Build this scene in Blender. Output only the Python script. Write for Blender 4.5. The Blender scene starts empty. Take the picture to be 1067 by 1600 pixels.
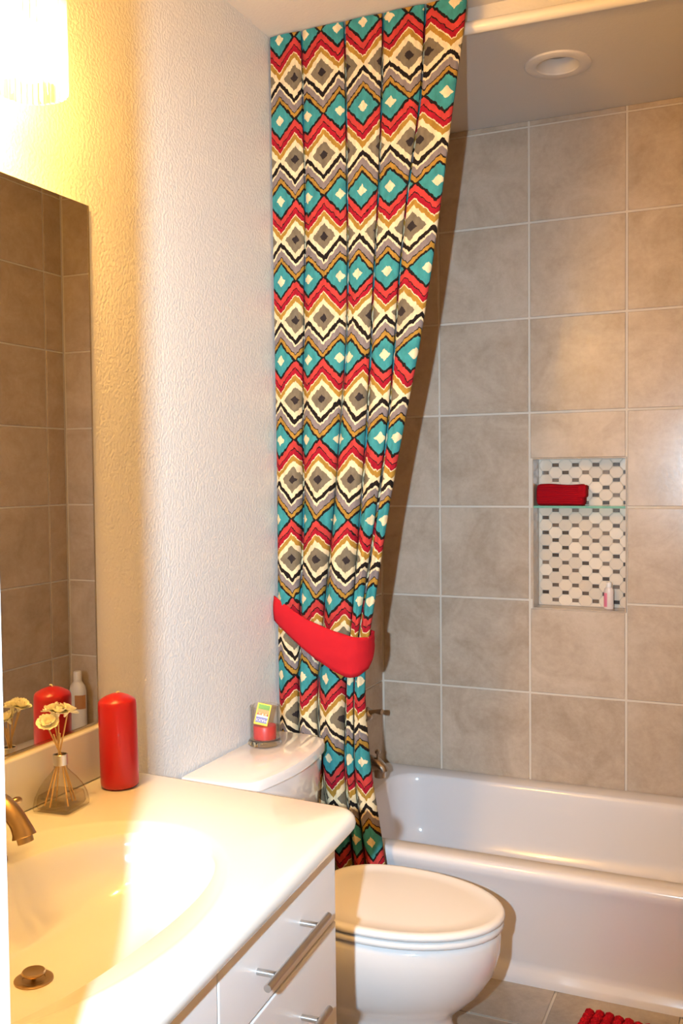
import bpy, bmesh, math, random
from mathutils import Vector, Matrix, Euler
random.seed(7)
PI = math.pi
sc = bpy.context.scene
COL = sc.collection

# ------------------------------------------------------------------ camera
cam = bpy.data.cameras.new('camera')
camo = bpy.data.objects.new('camera', cam); COL.objects.link(camo); sc.camera = camo
right = Vector((0.91459551, 0.40424575, -0.01002124))
down = Vector((0.0067875, -0.04012599, -0.99917157))
fwd = Vector((-0.40431297, 0.91376982, -0.03944287))
CAM = Vector((1.3292, -3.3690, 1.4441))
M = Matrix.Identity(4)
for i in range(3):
    M[i][0] = right[i]; M[i][1] = -down[i]; M[i][2] = -fwd[i]; M[i][3] = CAM[i]
camo.matrix_world = M
cam.sensor_fit = 'VERTICAL'; cam.sensor_height = 24.0; cam.sensor_width = 24.0
cam.lens = 1503.78 / 1600 * 24.0
cam.clip_start = 0.02

# ------------------------------------------------------------------ world and exposure
w = bpy.data.worlds.new('world'); sc.world = w; w.use_nodes = True
w.node_tree.nodes['Background'].inputs[0].default_value = (1.0, 0.85, 0.65, 1)
w.node_tree.nodes['Background'].inputs[1].default_value = 0.02
sc.view_settings.view_transform = 'Standard'; sc.view_settings.look = 'None'
sc.view_settings.gamma = 1.0; sc.view_settings.use_curve_mapping = False
sc.view_settings.exposure = 0.0

# camera flash (portrait grip, so it sits to the left of the lens)
FLASH_POWER = 375.0
fl = bpy.data.lights.new('camera_flash', 'SPOT'); fl.energy = FLASH_POWER; fl.color = (0.63, 0.85, 1.04)
fl.shadow_soft_size = 0.016; fl.spot_size = math.radians(80); fl.spot_blend = 0.9
flo = bpy.data.objects.new('camera_flash', fl); COL.objects.link(flo)
flo.location = (1.15, -3.44, 1.47)
flo.rotation_euler = (fwd + Vector((-0.10, 0, -0.05))).to_track_quat('-Z', 'Y').to_euler()

LAMP_STRENGTH = 620.0      # vanity lamp bulbs
LAMP_COLOR = (1.0, 0.535, 0.13)

# ------------------------------------------------------------------ node helpers
def newmat(name):
    m = bpy.data.materials.new(name); m.use_nodes = True
    nt = m.node_tree; b = nt.nodes['Principled BSDF']
    return m, nt, b
def L(nt, a, b): nt.links.new(a, b)
def rgb(r, g, b):
    f = lambda c: (c/255/12.92) if c/255 <= .04045 else ((c/255+.055)/1.055)**2.4
    return (f(r), f(g), f(b), 1)
def basic(name, col, rough=.5, metal=0, spec=.5, bump=None, coat=0):
    m, nt, b = newmat(name)
    b.inputs['Base Color'].default_value = col; b.inputs['Roughness'].default_value = rough
    b.inputs['Metallic'].default_value = metal; b.inputs['Specular IOR Level'].default_value = spec
    b.inputs['Coat Weight'].default_value = coat; b.inputs['Coat Roughness'].default_value = .05
    if bump:
        sc_, st, dist = bump
        tc = nt.nodes.new('ShaderNodeTexCoord'); n = nt.nodes.new('ShaderNodeTexNoise')
        n.inputs['Scale'].default_value = sc_; n.inputs['Detail'].default_value = 3
        bp = nt.nodes.new('ShaderNodeBump'); bp.inputs['Strength'].default_value = st; bp.inputs['Distance'].default_value = dist
        L(nt, tc.outputs['Object'], n.inputs['Vector']); L(nt, n.outputs['Fac'], bp.inputs['Height']); L(nt, bp.outputs['Normal'], b.inputs['Normal'])
    return m
def ramp(nt, stops, interp='LINEAR'):
    r = nt.nodes.new('ShaderNodeValToRGB'); cr = r.color_ramp; cr.interpolation = interp
    e = cr.elements
    while len(e) < len(stops): e.new(.5)
    while len(e) > len(stops): e.remove(e[-1])
    for i, (p, c) in enumerate(stops):
        e[i].position = p
    for i, (p, c) in enumerate(stops):
        e[i].color = c
    return r
def math_(nt, op, a, b=None, c=None):
    n = nt.nodes.new('ShaderNodeMath'); n.operation = op
    for i, v in enumerate((a, b, c)):
        if v is None: continue
        if isinstance(v, (int, float)): n.inputs[i].default_value = v
        else: L(nt, v, n.inputs[i])
    return n.outputs[0]

def tile_material(name, dark, mid, light, rough=.22, vary=.12):
    m, nt, b = newmat(name)
    tc = nt.nodes.new('ShaderNodeTexCoord'); oi = nt.nodes.new('ShaderNodeObjectInfo')
    off = nt.nodes.new('ShaderNodeVectorMath'); off.operation = 'MULTIPLY_ADD'
    cmb = nt.nodes.new('ShaderNodeCombineXYZ')
    for i in range(3): L(nt, oi.outputs['Random'], cmb.inputs[i])
    L(nt, cmb.outputs[0], off.inputs[0]); off.inputs[1].default_value = (37, 91, 53); L(nt, tc.outputs['Object'], off.inputs[2])
    n1 = nt.nodes.new('ShaderNodeTexNoise'); n1.inputs['Scale'].default_value = 6; n1.inputs['Detail'].default_value = 6; n1.inputs['Roughness'].default_value = .62; n1.inputs['Distortion'].default_value = 1.0
    n2 = nt.nodes.new('ShaderNodeTexNoise'); n2.inputs['Scale'].default_value = 55; n2.inputs['Detail'].default_value = 5; n2.inputs['Roughness'].default_value = .7
    L(nt, off.outputs[0], n1.inputs['Vector']); L(nt, off.outputs[0], n2.inputs['Vector'])
    f = math_(nt, 'MULTIPLY_ADD', n2.outputs['Fac'], .35, math_(nt, 'MULTIPLY', n1.outputs['Fac'], .75))
    f = math_(nt, 'MULTIPLY_ADD', oi.outputs['Random'], vary, f)
    r = ramp(nt, [(.36, dark), (.56, mid), (.78, light)])
    L(nt, f, r.inputs[0]); L(nt, r.outputs[0], b.inputs['Base Color'])
    b.inputs['Roughness'].default_value = rough
    bp = nt.nodes.new('ShaderNodeBump'); bp.inputs['Strength'].default_value = .12; bp.inputs['Distance'].default_value = .002
    L(nt, n2.outputs['Fac'], bp.inputs['Height']); L(nt, bp.outputs[0], b.inputs['Normal'])
    return m
def glass_material(name, tint=(1, 1, 1, 1), gloss=1.0, ior=1.45, rough=.02):
    m = bpy.data.materials.new(name); m.use_nodes = True; nt = m.node_tree
    nt.nodes.remove(nt.nodes['Principled BSDF']); out = nt.nodes['Material Output']
    tr = nt.nodes.new('ShaderNodeBsdfTransparent')
    gl = nt.nodes.new('ShaderNodeBsdfGlossy'); gl.inputs['Roughness'].default_value = rough
    lw = nt.nodes.new('ShaderNodeLayerWeight'); lw.inputs[0].default_value = .5      # Schlick: same from either side of a thin pane
    f0 = ((ior-1)/(ior+1))**2
    mxc = nt.nodes.new('ShaderNodeMix'); mxc.data_type = 'RGBA'      # the longer way through the wall at the rim absorbs more
    L(nt, math_(nt, 'POWER', lw.outputs['Facing'], 3.0), mxc.inputs[0]); mxc.inputs[6].default_value = tint; mxc.inputs[7].default_value = tuple(c**4*.62 if c < 1 else .62 for c in tint[:3]) + (1,)
    L(nt, mxc.outputs[2], tr.inputs[0])
    fr = math_(nt, 'MULTIPLY_ADD', math_(nt, 'POWER', lw.outputs['Facing'], 5.0), 1-f0, f0)
    mx = nt.nodes.new('ShaderNodeMixShader')
    L(nt, math_(nt, 'MULTIPLY', fr, gloss), mx.inputs[0]); L(nt, tr.outputs[0], mx.inputs[1]); L(nt, gl.outputs[0], mx.inputs[2])
    L(nt, mx.outputs[0], out.inputs[0]); return m
def emit_material(name, col, s):
    m = bpy.data.materials.new(name); m.use_nodes = True; nt = m.node_tree
    nt.nodes.remove(nt.nodes['Principled BSDF'])
    e = nt.nodes.new('ShaderNodeEmission'); e.inputs[0].default_value = (*col, 1); e.inputs[1].default_value = s
    L(nt, e.outputs[0], nt.nodes['Material Output'].inputs[0]); return m

# ------------------------------------------------------------------ materials
def wall_paint():
    m, nt, b = newmat('orange_peel_paint')
    b.inputs['Base Color'].default_value = (.69, .675, .655, 1); b.inputs['Roughness'].default_value = .55
    tc = nt.nodes.new('ShaderNodeTexCoord'); n = nt.nodes.new('ShaderNodeTexNoise')
    n.inputs['Scale'].default_value = 130; n.inputs['Detail'].default_value = 2; n.inputs['Roughness'].default_value = .45
    r = ramp(nt, [(.38, (0, 0, 0, 1)), (.62, (1, 1, 1, 1))])
    bp = nt.nodes.new('ShaderNodeBump'); bp.inputs['Strength'].default_value = .35; bp.inputs['Distance'].default_value = .002
    L(nt, tc.outputs['Object'], n.inputs['Vector']); L(nt, n.outputs['Fac'], r.inputs[0]); L(nt, r.outputs[0], bp.inputs['Height']); L(nt, bp.outputs[0], b.inputs['Normal'])
    return m
MT = {}
MT['paint'] = wall_paint()
MT['ceil'] = basic('ceiling_paint', (.68, .64, .60, 1), .7, bump=(120, .25, .002))
MT['grout'] = basic('grout', (.62, .555, .475, 1), .9)
MT['tile'] = tile_material('beige_wall_tile', (.37, .285, .21, 1), (.46, .365, .28, 1), (.55, .45, .36, 1))
MT['floor_tile'] = tile_material('beige_floor_tile', (.26, .21, .16, 1), (.36, .30, .24, 1), (.46, .39, .32, 1), .35)
MT['white_trim'] = basic('white_trim', (.45, .44, .43, 1), .35)
MT['porcelain'] = basic('porcelain', (.80, .77, .76, 1), .1, coat=.6)
MT['seat'] = basic('seat_plastic', (.80, .77, .75, 1), .18)
MT['tub'] = basic('tub_enamel', (.72, .69, .70, 1), .14, coat=.2)
MT['marble'] = basic('cultured_marble', (.69, .675, .64, 1), .12, coat=.5)
MT['cabinet'] = basic('white_thermofoil', (.76, .74, .74, 1), .35)
MT['cab_dark'] = basic('toe_kick_grey', (.45, .42, .40, 1), .6)  # plain darker grey, used on the toe kick board
MT['steel'] = basic('brushed_steel', (.62, .60, .58, 1), .3, 1)
MT['bronze'] = basic('brushed_bronze', (.42, .28, .14, 1), .3, 1)
MT['nickel'] = basic('aged_nickel', (.46, .38, .31, 1), .25, 1)
MT['mirror'] = basic('mirror_silver', (.80, .80, .78, 1), .01, 1)
MT['mirror_edge'] = basic('mirror_edge', (.62, .55, .40, 1), .15, 1)
MT['red_wax'] = basic('red_wax', (.42, .006, .010, 1), .28)
MT['jar_wax'] = basic('jar_wax', (.52, .03, .027, 1), .4)
MT['wick'] = basic('wick', (.75, .68, .5, 1), .9)
MT['reed'] = basic('reed', (.62, .40, .16, 1), .7)
MT['petal'] = basic('sola_petal', (.92, .88, .68, 1), .8)
MT['glass'] = glass_material('clear_glass', (.988, .985, .975, 1))
MT['bottle_glass'] = glass_material('bottle_glass', (.97, .96, .91, 1), 1.5)
MT['oil'] = glass_material('fragrance_oil', (.98, .94, .86, 1), .8)
MT['shelf_glass'] = glass_material('shelf_glass', (.70, .90, .82, 1), 1.0)
MT['shelf_edge'] = basic('green_glass_edge', (.16, .42, .33, 1), .15)
MT['red_knit'] = basic('red_knit', (.36, .004, .010, 1), .9, spec=.1)
MT['red_mat'] = basic('red_chenille', (.42, .005, .014, 1), .95, spec=.1, bump=(260, .8, .004))
MT['tie'] = basic('red_cotton', (.42, .010, .018, 1), .85, spec=.15, bump=(700, .15, .001))
MT['white_plastic'] = basic('white_plastic', (.78, .74, .70, 1), .35)
MT['rod_white'] = basic('white_enamel_rod', (.80, .76, .70, 1), .3)
MT['downlight_white'] = basic('downlight_white', (.75, .70, .66, 1), .4)
MT['bulb_off'] = basic('frosted_lamp_off', (.34, .31, .29, 1), .5)
MT['bulb'] = emit_material('lit_bulb', LAMP_COLOR, LAMP_STRENGTH)
def crystal():
    m = bpy.data.materials.new('crystal_rod'); m.use_nodes = True; nt = m.node_tree
    nt.nodes.remove(nt.nodes['Principled BSDF'])
    tr = nt.nodes.new('ShaderNodeBsdfTransparent'); tr.inputs[0].default_value = (.80, .79, .77, 1)
    tl = nt.nodes.new('ShaderNodeBsdfTranslucent'); tl.inputs[0].default_value = (.85, .82, .75, 1)
    gl = nt.nodes.new('ShaderNodeBsdfGlossy'); gl.inputs['Roughness'].default_value = .06
    m1 = nt.nodes.new('ShaderNodeMixShader'); m1.inputs[0].default_value = .22
    m2 = nt.nodes.new('ShaderNodeMixShader'); m2.inputs[0].default_value = .07
    L(nt, tr.outputs[0], m1.inputs[1]); L(nt, tl.outputs[0], m1.inputs[2]); L(nt, m1.outputs[0], m2.inputs[1]); L(nt, gl.outputs[0], m2.inputs[2])
    L(nt, m2.outputs[0], nt.nodes['Material Output'].inputs[0]); return m
MT['crystal'] = crystal()
MT['pink'] = basic('pink_lotion', (.72, .20, .30, 1), .35)
MT['clear_plastic'] = basic('frosted_plastic', (.70, .60, .55, 1), .3)
MT['orange_label'] = basic('orange_label', (.45, .20, .07, 1), .5)
MT['yellow_card'] = basic('yellow_card', (.80, .62, .02, 1), .45)
MT['green_card'] = basic('green_card', (.14, .32, .03, 1), .45)
MT['blue_card'] = basic('blue_card', (.17, .18, .48, 1), .45)
MT['orange_card'] = basic('orange_card', (.72, .30, .10, 1), .45)
MT['white_card'] = basic('white_card', (.82, .74, .70, 1), .45)
MT['dark_card'] = basic('striker_brown', (.14, .06, .03, 1), .7)
MT['mosaic'] = None
def mosaic_mats():
    m, nt, b = newmat('mosaic_marble'); oi = nt.nodes.new('ShaderNodeObjectInfo')
    r = ramp(nt, [(0, (.60, .49, .375, 1)), (1, (.75, .635, .50, 1))]); L(nt, oi.outputs['Random'], r.inputs[0])
    L(nt, r.outputs[0], b.inputs['Base Color']); b.inputs['Roughness'].default_value = .3; MT['mosaic'] = m
    m, nt, b = newmat('mosaic_dot'); oi = nt.nodes.new('ShaderNodeObjectInfo')
    tc = nt.nodes.new('ShaderNodeTexCoord'); n = nt.nodes.new('ShaderNodeTexNoise'); n.inputs['Scale'].default_value = 90
    L(nt, tc.outputs['Object'], n.inputs['Vector'])
    f = math_(nt, 'ADD', math_(nt, 'MULTIPLY', oi.outputs['Random'], .8), math_(nt, 'MULTIPLY', n.outputs['Fac'], .35))
    r = ramp(nt, [(.1, (.035, .022, .016, 1)), (.6, (.085, .055, .038, 1)), (1, (.20, .14, .10, 1))]); L(nt, f, r.inputs[0])
    L(nt, r.outputs[0], b.inputs['Base Color']); b.inputs['Roughness'].default_value = .25; MT['dot'] = m
mosaic_mats()

def curtain_fabric():
    m, nt, b = newmat('ikat_print_cotton')
    uv = nt.nodes.new('ShaderNodeUVMap'); uv.uv_map = 'UVMap'
    tc = nt.nodes.new('ShaderNodeTexCoord')
    sp = nt.nodes.new('ShaderNodeSeparateXYZ'); L(nt, uv.outputs[0], sp.inputs[0])
    nz = nt.nodes.new('ShaderNodeTexNoise'); nz.inputs['Scale'].default_value = 11; nz.inputs['Detail'].default_value = 3
    L(nt, uv.outputs[0], nz.inputs['Vector'])
    sn = nt.nodes.new('ShaderNodeSeparateColor'); L(nt, nz.outputs['Color'], sn.inputs[0])
    U = math_(nt, 'ADD', sp.outputs[0], math_(nt, 'MULTIPLY', math_(nt, 'SUBTRACT', sn.outputs[0], .5), .11))
    V = math_(nt, 'ADD', sp.outputs[1], math_(nt, 'MULTIPLY', math_(nt, 'SUBTRACT', sn.outputs[1], .5), .06))
    a = math_(nt, 'MULTIPLY', math_(nt, 'ABSOLUTE', math_(nt, 'SUBTRACT', math_(nt, 'FLOORED_MODULO', math_(nt, 'ADD', U, .5), 1.0), .5)), 2.0)
    v = math_(nt, 'FLOORED_MODULO', V, 1.0)
    K = .235
    w1 = math_(nt, 'MULTIPLY_ADD', a, K, v)
    w2 = math_(nt, 'MULTIPLY_ADD', math_(nt, 'SUBTRACT', 1.0, a), K, math_(nt, 'SUBTRACT', v, .5))
    cream = rgb(238, 219, 178); teal = rgb(62, 146, 152); black = rgb(34, 27, 25); coral = rgb(196, 64, 60); crim = rgb(166, 24, 44)
    gold = rgb(174, 132, 54); grey = rgb(124, 113, 94); dark = rgb(52, 45, 46); lil = rgb(138, 126, 126)
    S = .75
    r1 = ramp(nt, [(x/S, c) for x, c in [(0, cream), (.068, teal), (.202, black), (.242, coral), (.325, black), (.338, crim), (.405, cream), (.420, gold), (.49, cream), (.568, grey), (.675, dark)]], 'CONSTANT')
    r2 = ramp(nt, [(x/S, c) for x, c in [(0, dark), (.06, grey), (.165, cream), (.242, black), (.305, cream), (.338, lil), (.425, black), (.442, gold), (.495, black), (.53, teal), (.667, cream)]], 'CONSTANT')
    L(nt, math_(nt, 'DIVIDE', w1, S), r1.inputs[0]); L(nt, math_(nt, 'DIVIDE', w2, S), r2.inputs[0])
    mx = nt.nodes.new('ShaderNodeMix'); mx.data_type = 'RGBA'
    L(nt, math_(nt, 'GREATER_THAN', v, .5), mx.inputs[0]); L(nt, r1.outputs[0], mx.inputs[6]); L(nt, r2.outputs[0], mx.inputs[7])
    # watercolour variation inside each dyed area
    n2 = nt.nodes.new('ShaderNodeTexNoise'); n2.inputs['Scale'].default_value = 7; n2.inputs['Detail'].default_value = 4
    L(nt, uv.outputs[0], n2.inputs['Vector'])
    rr = ramp(nt, [(.3, (.60, .60, .60, 1)), (.7, (.88, .88, .88, 1))]); L(nt, n2.outputs['Fac'], rr.inputs[0])
    mul = nt.nodes.new('ShaderNodeMix'); mul.data_type = 'RGBA'; mul.blend_type = 'MULTIPLY'; mul.inputs[0].default_value = 1
    L(nt, mx.outputs[2], mul.inputs[6]); L(nt, rr.outputs[0], mul.inputs[7])
    L(nt, mul.outputs[2], b.inputs['Base Color'])
    b.inputs['Roughness'].default_value = .9; b.inputs['Specular IOR Level'].default_value = .15
    n3 = nt.nodes.new('ShaderNodeTexNoise'); n3.inputs['Scale'].default_value = 500
    bp = nt.nodes.new('ShaderNodeBump'); bp.inputs['Strength'].default_value = .12; bp.inputs['Distance'].default_value = .001
    L(nt, tc.outputs['Object'], n3.inputs['Vector']); L(nt, n3.outputs['Fac'], bp.inputs['Height']); L(nt, bp.outputs[0], b.inputs['Normal'])
    return m
MT['ikat'] = curtain_fabric()

# ------------------------------------------------------------------ mesh helpers
def obj(name, bm, mat, parent=None, loc=None, smooth=False, bevel=None, mats=None):
    me = bpy.data.meshes.new(name)
    if isinstance(bm, bpy.types.Mesh): me = bm
    else:
        bmesh.ops.recalc_face_normals(bm, faces=bm.faces)
        bm.to_mesh(me); bm.free()
        for mm in (mats or [mat]): me.materials.append(mm)
        if smooth:
            for p in me.polygons: p.use_smooth = True
    o = bpy.data.objects.new(name, me); COL.objects.link(o)
    if parent is not None: o.parent = parent
    if loc is not None: o.location = loc
    if bevel:
        bv = o.modifiers.new('bevel', 'BEVEL'); bv.width = bevel; bv.segments = 3; bv.limit_method = 'ANGLE'; bv.angle_limit = math.radians(40)
        for p in me.polygons: p.use_smooth = True
        try: me.set_sharp_from_angle(angle=math.radians(35))
        except Exception: pass
    elif smooth:
        try: me.set_sharp_from_angle(angle=math.radians(smooth if smooth is not True else 50))
        except Exception: pass
    return o
def tag(o, label, cat=None, group=None):
    o['label'] = label
    if cat: o['category'] = cat
    if group: o['group'] = group
    return o
def thing(name, label, cat, loc=(0, 0, 0), rot=(0, 0, 0), group=None):
    o = bpy.data.objects.new(name, None); COL.objects.link(o); o.empty_display_size = .05
    o.location = loc; o.rotation_euler = rot
    return tag(o, label, cat, group)
def structure(o): o['kind'] = 'structure'; return o
def box(bm, a, b):
    x0, y0, z0 = a; x1, y1, z1 = b
    v = [bm.verts.new(c) for c in ((x0,y0,z0),(x1,y0,z0),(x1,y1,z0),(x0,y1,z0),(x0,y0,z1),(x1,y0,z1),(x1,y1,z1),(x0,y1,z1))]
    for f in ((0,3,2,1),(4,5,6,7),(0,1,5,4),(1,2,6,5),(2,3,7,6),(3,0,4,7)): bm.faces.new([v[i] for i in f])
    return bm
def B(a, b): return box(bmesh.new(), a, b)
def loft(rings, cap0=True, cap1=True, closed=True, bm=None):
    bm = bm or bmesh.new()
    R = [[bm.verts.new(p) for p in r] for r in rings]; n = len(rings[0])
    for i in range(len(R)-1):
        for j in range(n if closed else n-1):
            k = (j+1) % n
            bm.faces.new((R[i][j], R[i][k], R[i+1][k], R[i+1][j]))
    if cap0: bm.faces.new(R[0][::-1])
    if cap1: bm.faces.new(R[-1])
    return bm
def lathe(prof, n=32, bm=None, cx=0, cy=0, cap=True):
    bm = bm or bmesh.new()
    rings = [[(cx + r*math.cos(2*PI*j/n), cy + r*math.sin(2*PI*j/n), z) for j in range(n)] for r, z in prof]
    return loft(rings, cap, cap, True, bm)
def tube(path, radii, n=12, bm=None, up=Vector((0, 0, 1)), sq=1.0):
    path = [Vector(p) for p in path]; rings = []
    if not isinstance(radii, (list, tuple)): radii = [radii]*len(path)
    prev = None
    for i, p in enumerate(path):
        t = (path[min(i+1, len(path)-1)] - path[max(i-1, 0)]).normalized()
        if prev is None:
            u = t.cross(up)
            if u.length < 1e-3: u = t.cross(Vector((1, 0, 0)))
            u.normalize()
        else:
            u = prev - t*prev.dot(t); u.normalize()
        prev = u; v = t.cross(u)
        rings.append([p + (u*math.cos(2*PI*j/n) + v*math.sin(2*PI*j/n)*sq)*radii[i] for j in range(n)])
    return loft(rings, True, True, True, bm)
def rrect(x0, x1, y0, y1, r, z, n=6):
    pts = []
    for cx, cy, a0 in ((x1-r, y1-r, 0), (x0+r, y1-r, PI/2), (x0+r, y0+r, PI), (x1-r, y0+r, 1.5*PI)):
        for i in range(n+1):
            a = a0 + PI/2*i/n; pts.append((cx + r*math.cos(a), cy + r*math.sin(a), z))
    return pts
def prism(poly, z0, z1, bm=None):
    return loft([[(x, y, z0) for x, y in poly], [(x, y, z1) for x, y in poly]], bm=bm)
def catmull(pts, n=6):
    pts = [Vector(p) for p in pts]; out = []
    for i in range(len(pts)-1):
        p0 = pts[max(i-1, 0)]; p1 = pts[i]; p2 = pts[i+1]; p3 = pts[min(i+2, len(pts)-1)]
        for k in range(n):
            t = k/n
            out.append(.5*((2*p1) + (p2-p0)*t + (2*p0-5*p1+4*p2-p3)*t*t + (3*p1-p0-3*p2+p3)*t**3))
    out.append(pts[-1]); return out
def interp(tab, z):
    t = sorted(tab)
    if z <= t[0][0]: return t[0][1]
    for (a, x), (b, y) in zip(t, t[1:]):
        if z <= b: return x + (y-x)*(z-a)/(b-a)
    return t[-1][1]
def smooth_interp(tab, z, h=.06):
    return sum(interp(tab, z+d)*wt for d, wt in ((-2*h, .1), (-h, .2), (0, .4), (h, .2), (2*h, .1)))
def clip_poly(poly, x0, x1, z0, z1):
    for ax, lim, sgn in ((0, x0, 1), (0, x1, -1), (1, z0, 1), (1, z1, -1)):
        out = []
        for i in range(len(poly)):
            p, q = poly[i], poly[(i+1) % len(poly)]
            ip = (p[ax]-lim)*sgn >= 0; iq = (q[ax]-lim)*sgn >= 0
            if ip: out.append(p)
            if ip != iq:
                t = (lim-p[ax])/(q[ax]-p[ax]); out.append((p[0]+(q[0]-p[0])*t, p[1]+(q[1]-p[1])*t))
        poly = out
        if len(poly) < 3: return []
    return poly
TILECACHE = {}
def tile_mesh(w, h, t, ch, mat, name):
    key = (round(w, 4), round(h, 4), round(t, 4), mat.name)
    if key in TILECACHE: return TILECACHE[key]
    bm = bmesh.new()
    loft([[(-w/2, -h/2, 0), (w/2, -h/2, 0), (w/2, h/2, 0), (-w/2, h/2, 0)],
          [(-w/2, -h/2, t-ch), (w/2, -h/2, t-ch), (w/2, h/2, t-ch), (-w/2, h/2, t-ch)],
          [(-w/2+ch, -h/2+ch, t), (w/2-ch, -h/2+ch, t), (w/2-ch, h/2-ch, t), (-w/2+ch, h/2-ch, t)]], True, True, True, bm)
    bmesh.ops.recalc_face_normals(bm, faces=bm.faces)
    me = bpy.data.meshes.new(name); bm.to_mesh(me); bm.free(); me.materials.append(mat)
    TILECACHE[key] = me; return me
def put_tile(parent, c, u, v, w, h, t=.006, ch=.0018, mat=None, name='wall_tile'):
    u = Vector(u); v = Vector(v); n = u.cross(v)
    o = bpy.data.objects.new(name, tile_mesh(w, h, t, ch, mat, name)); COL.objects.link(o); o.parent = parent
    m = Matrix.Identity(4)
    jit = Vector((random.uniform(-1, 1), random.uniform(-1, 1), random.uniform(-1, 1)))*.0006
    n2 = (n + jit).normalized(); u2 = (u - n2*u.dot(n2)).normalized(); v2 = n2.cross(u2)
    for i in range(3):
        m[i][0] = u2[i]; m[i][1] = v2[i]; m[i][2] = n2[i]; m[i][3] = c[i]
    o.matrix_basis = m
    return o

# ================================================================== SETTING
YF = -2.764            # inner face of the wall with the doorway
XR = 1.49; ZC = 2.71; ZS = 2.662; YS = -.775; YH = -4.6
G = .0075              # grout joint
# --- back wall with niche opening
bm = bmesh.new()
NX0, NX1, NZ0, NZ1 = .577, .8905, .966, 1.489
for a, b in (((-.12, .0035, 0), (NX0-.004, .16, ZC)), ((NX1+.004, .0035, 0), (XR+.12, .16, ZC)), ((NX0-.004, .0035, 0), (NX1+.004, .16, NZ0-.004)), ((NX0-.004, .0035, NZ1+.004), (NX1+.004, .16, ZC))): box(bm, a, b)
wall_back = structure(obj('wall_back', bm, MT['grout'])); tag(wall_back, 'back wall of the tub alcove, clad in beige stone tile')
colx = [.0045, .233, .5633, .8935, 1.2237, XR-.0045]
rowz = [.34, .6616, .9918, 1.322, 1.6522, 1.9824, 2.3126, 2.6428]
for i in range(5):
    for j in range(7):
        x0, x1, z0, z1 = colx[i]+G/2, colx[i+1]-G/2, rowz[j]+G/2, rowz[j+1]-G/2
        if i == 2:
            if j == 2: continue
            if j == 1: z1 = NZ0-.004
            if j == 3: z0 = NZ1+.004
        put_tile(wall_back, ((x0+x1)/2, .006, (z0+z1)/2), (1, 0, 0), (0, 0, 1), x1-x0, z1-z0, mat=MT['tile'])
    x0, x1 = colx[i]+G/2, colx[i+1]-G/2
    put_tile(wall_back, ((x0+x1)/2, .006, 2.6535), (1, 0, 0), (0, 0, 1), x1-x0, .0165, mat=MT['tile'], name='border_tile')
# slivers left of the niche
put_tile(wall_back, ((.5633+G/2+NX0-.004)/2, .006, (.9918+1.322)/2), (1, 0, 0), (0, 0, 1), NX0-.004-.5633-G/2, .3302-G, ch=.0012, mat=MT['tile'], name='edge_tile')
# niche: frame and reveals, then mosaic
bm = bmesh.new(); D = .09
fr = .0035
for a, b in (((NX0-fr, -.001, NZ0-fr), (NX0, D+.004, NZ1+fr)), ((NX1, -.001, NZ0-fr), (NX1+fr, D+.004, NZ1+fr)), ((NX0, -.001, NZ0-fr), (NX1, D+.004, NZ0)), ((NX0, -.001, NZ1), (NX1, D+.004, NZ1+fr))): box(bm, a, b)
niche = obj('niche', bm, MT['tile'], wall_back)
niche_back = obj('niche_grout', B((NX0, D-.001, NZ0), (NX1, D+.004, NZ1)), basic('mosaic_grout', (.62, .56, .49, 1), .8), niche)
hw, hh, dw, dh = .0352-.0115-.0006, .0268-.0064-.0006, .0112, .0061
octo = [(hw, -dh), (hw, dh), (dw, hh), (-dw, hh), (-hw, dh), (-hw, -dh), (-dw, -hh), (dw, -hh)]
rect = [(dw, -dh), (dw, dh), (-dw, dh), (-dw, -dh)]
def piece_mesh(poly, name, mat, t=.003):
    bm = bmesh.new(); k = .9
    loft([[(x, 0, z) for x, z in poly], [(x, -t*.7, z) for x, z in poly], [(x*k, -t, z*k) for x, z in poly]], False, True, True, bm)
    bmesh.ops.recalc_face_normals(bm, faces=bm.faces)
    me = bpy.data.meshes.new(name); bm.to_mesh(me); bm.free(); me.materials.append(mat); return me
me_o = piece_mesh(octo, 'mosaic_tile', MT['mosaic']); me_d = piece_mesh(rect, 'mosaic_dot', MT['dot'])
for i in range(-1, 9):
    for j in range(-1, 20):
        cx, cz = .602+.0352*i, 1.468-.0268*j
        dot = (i+j) % 2 == 1
        poly = rect if dot else octo
        cl = clip_poly([(cx+x, cz+z) for x, z in poly], NX0+.0008, NX1-.0008, NZ0+.0008, NZ1-.0008)
        if not cl: continue
        name = 'mosaic_dot' if dot else 'mosaic_tile'
        xs = [q[0] for q in cl]; zs = [q[1] for q in cl]
        if max(xs)-min(xs) < .004 or max(zs)-min(zs) < .003: continue
        full = abs((max(xs)-min(xs)) - 2*(dw if dot else hw)) < 1e-5 and abs((max(zs)-min(zs)) - 2*(dh if dot else hh)) < 1e-5
        if full: me = me_d if dot else me_o
        else:
            mx, mz = (max(xs)+min(xs))/2, (max(zs)+min(zs))/2
            me = piece_mesh([(x-mx, z-mz) for x, z in cl], name, MT['dot'] if dot else MT['mosaic']); cx, cz = mx, mz
        o = bpy.data.objects.new(name, me); COL.objects.link(o); o.parent = niche; o.location = (cx, D-.001, cz)
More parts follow.
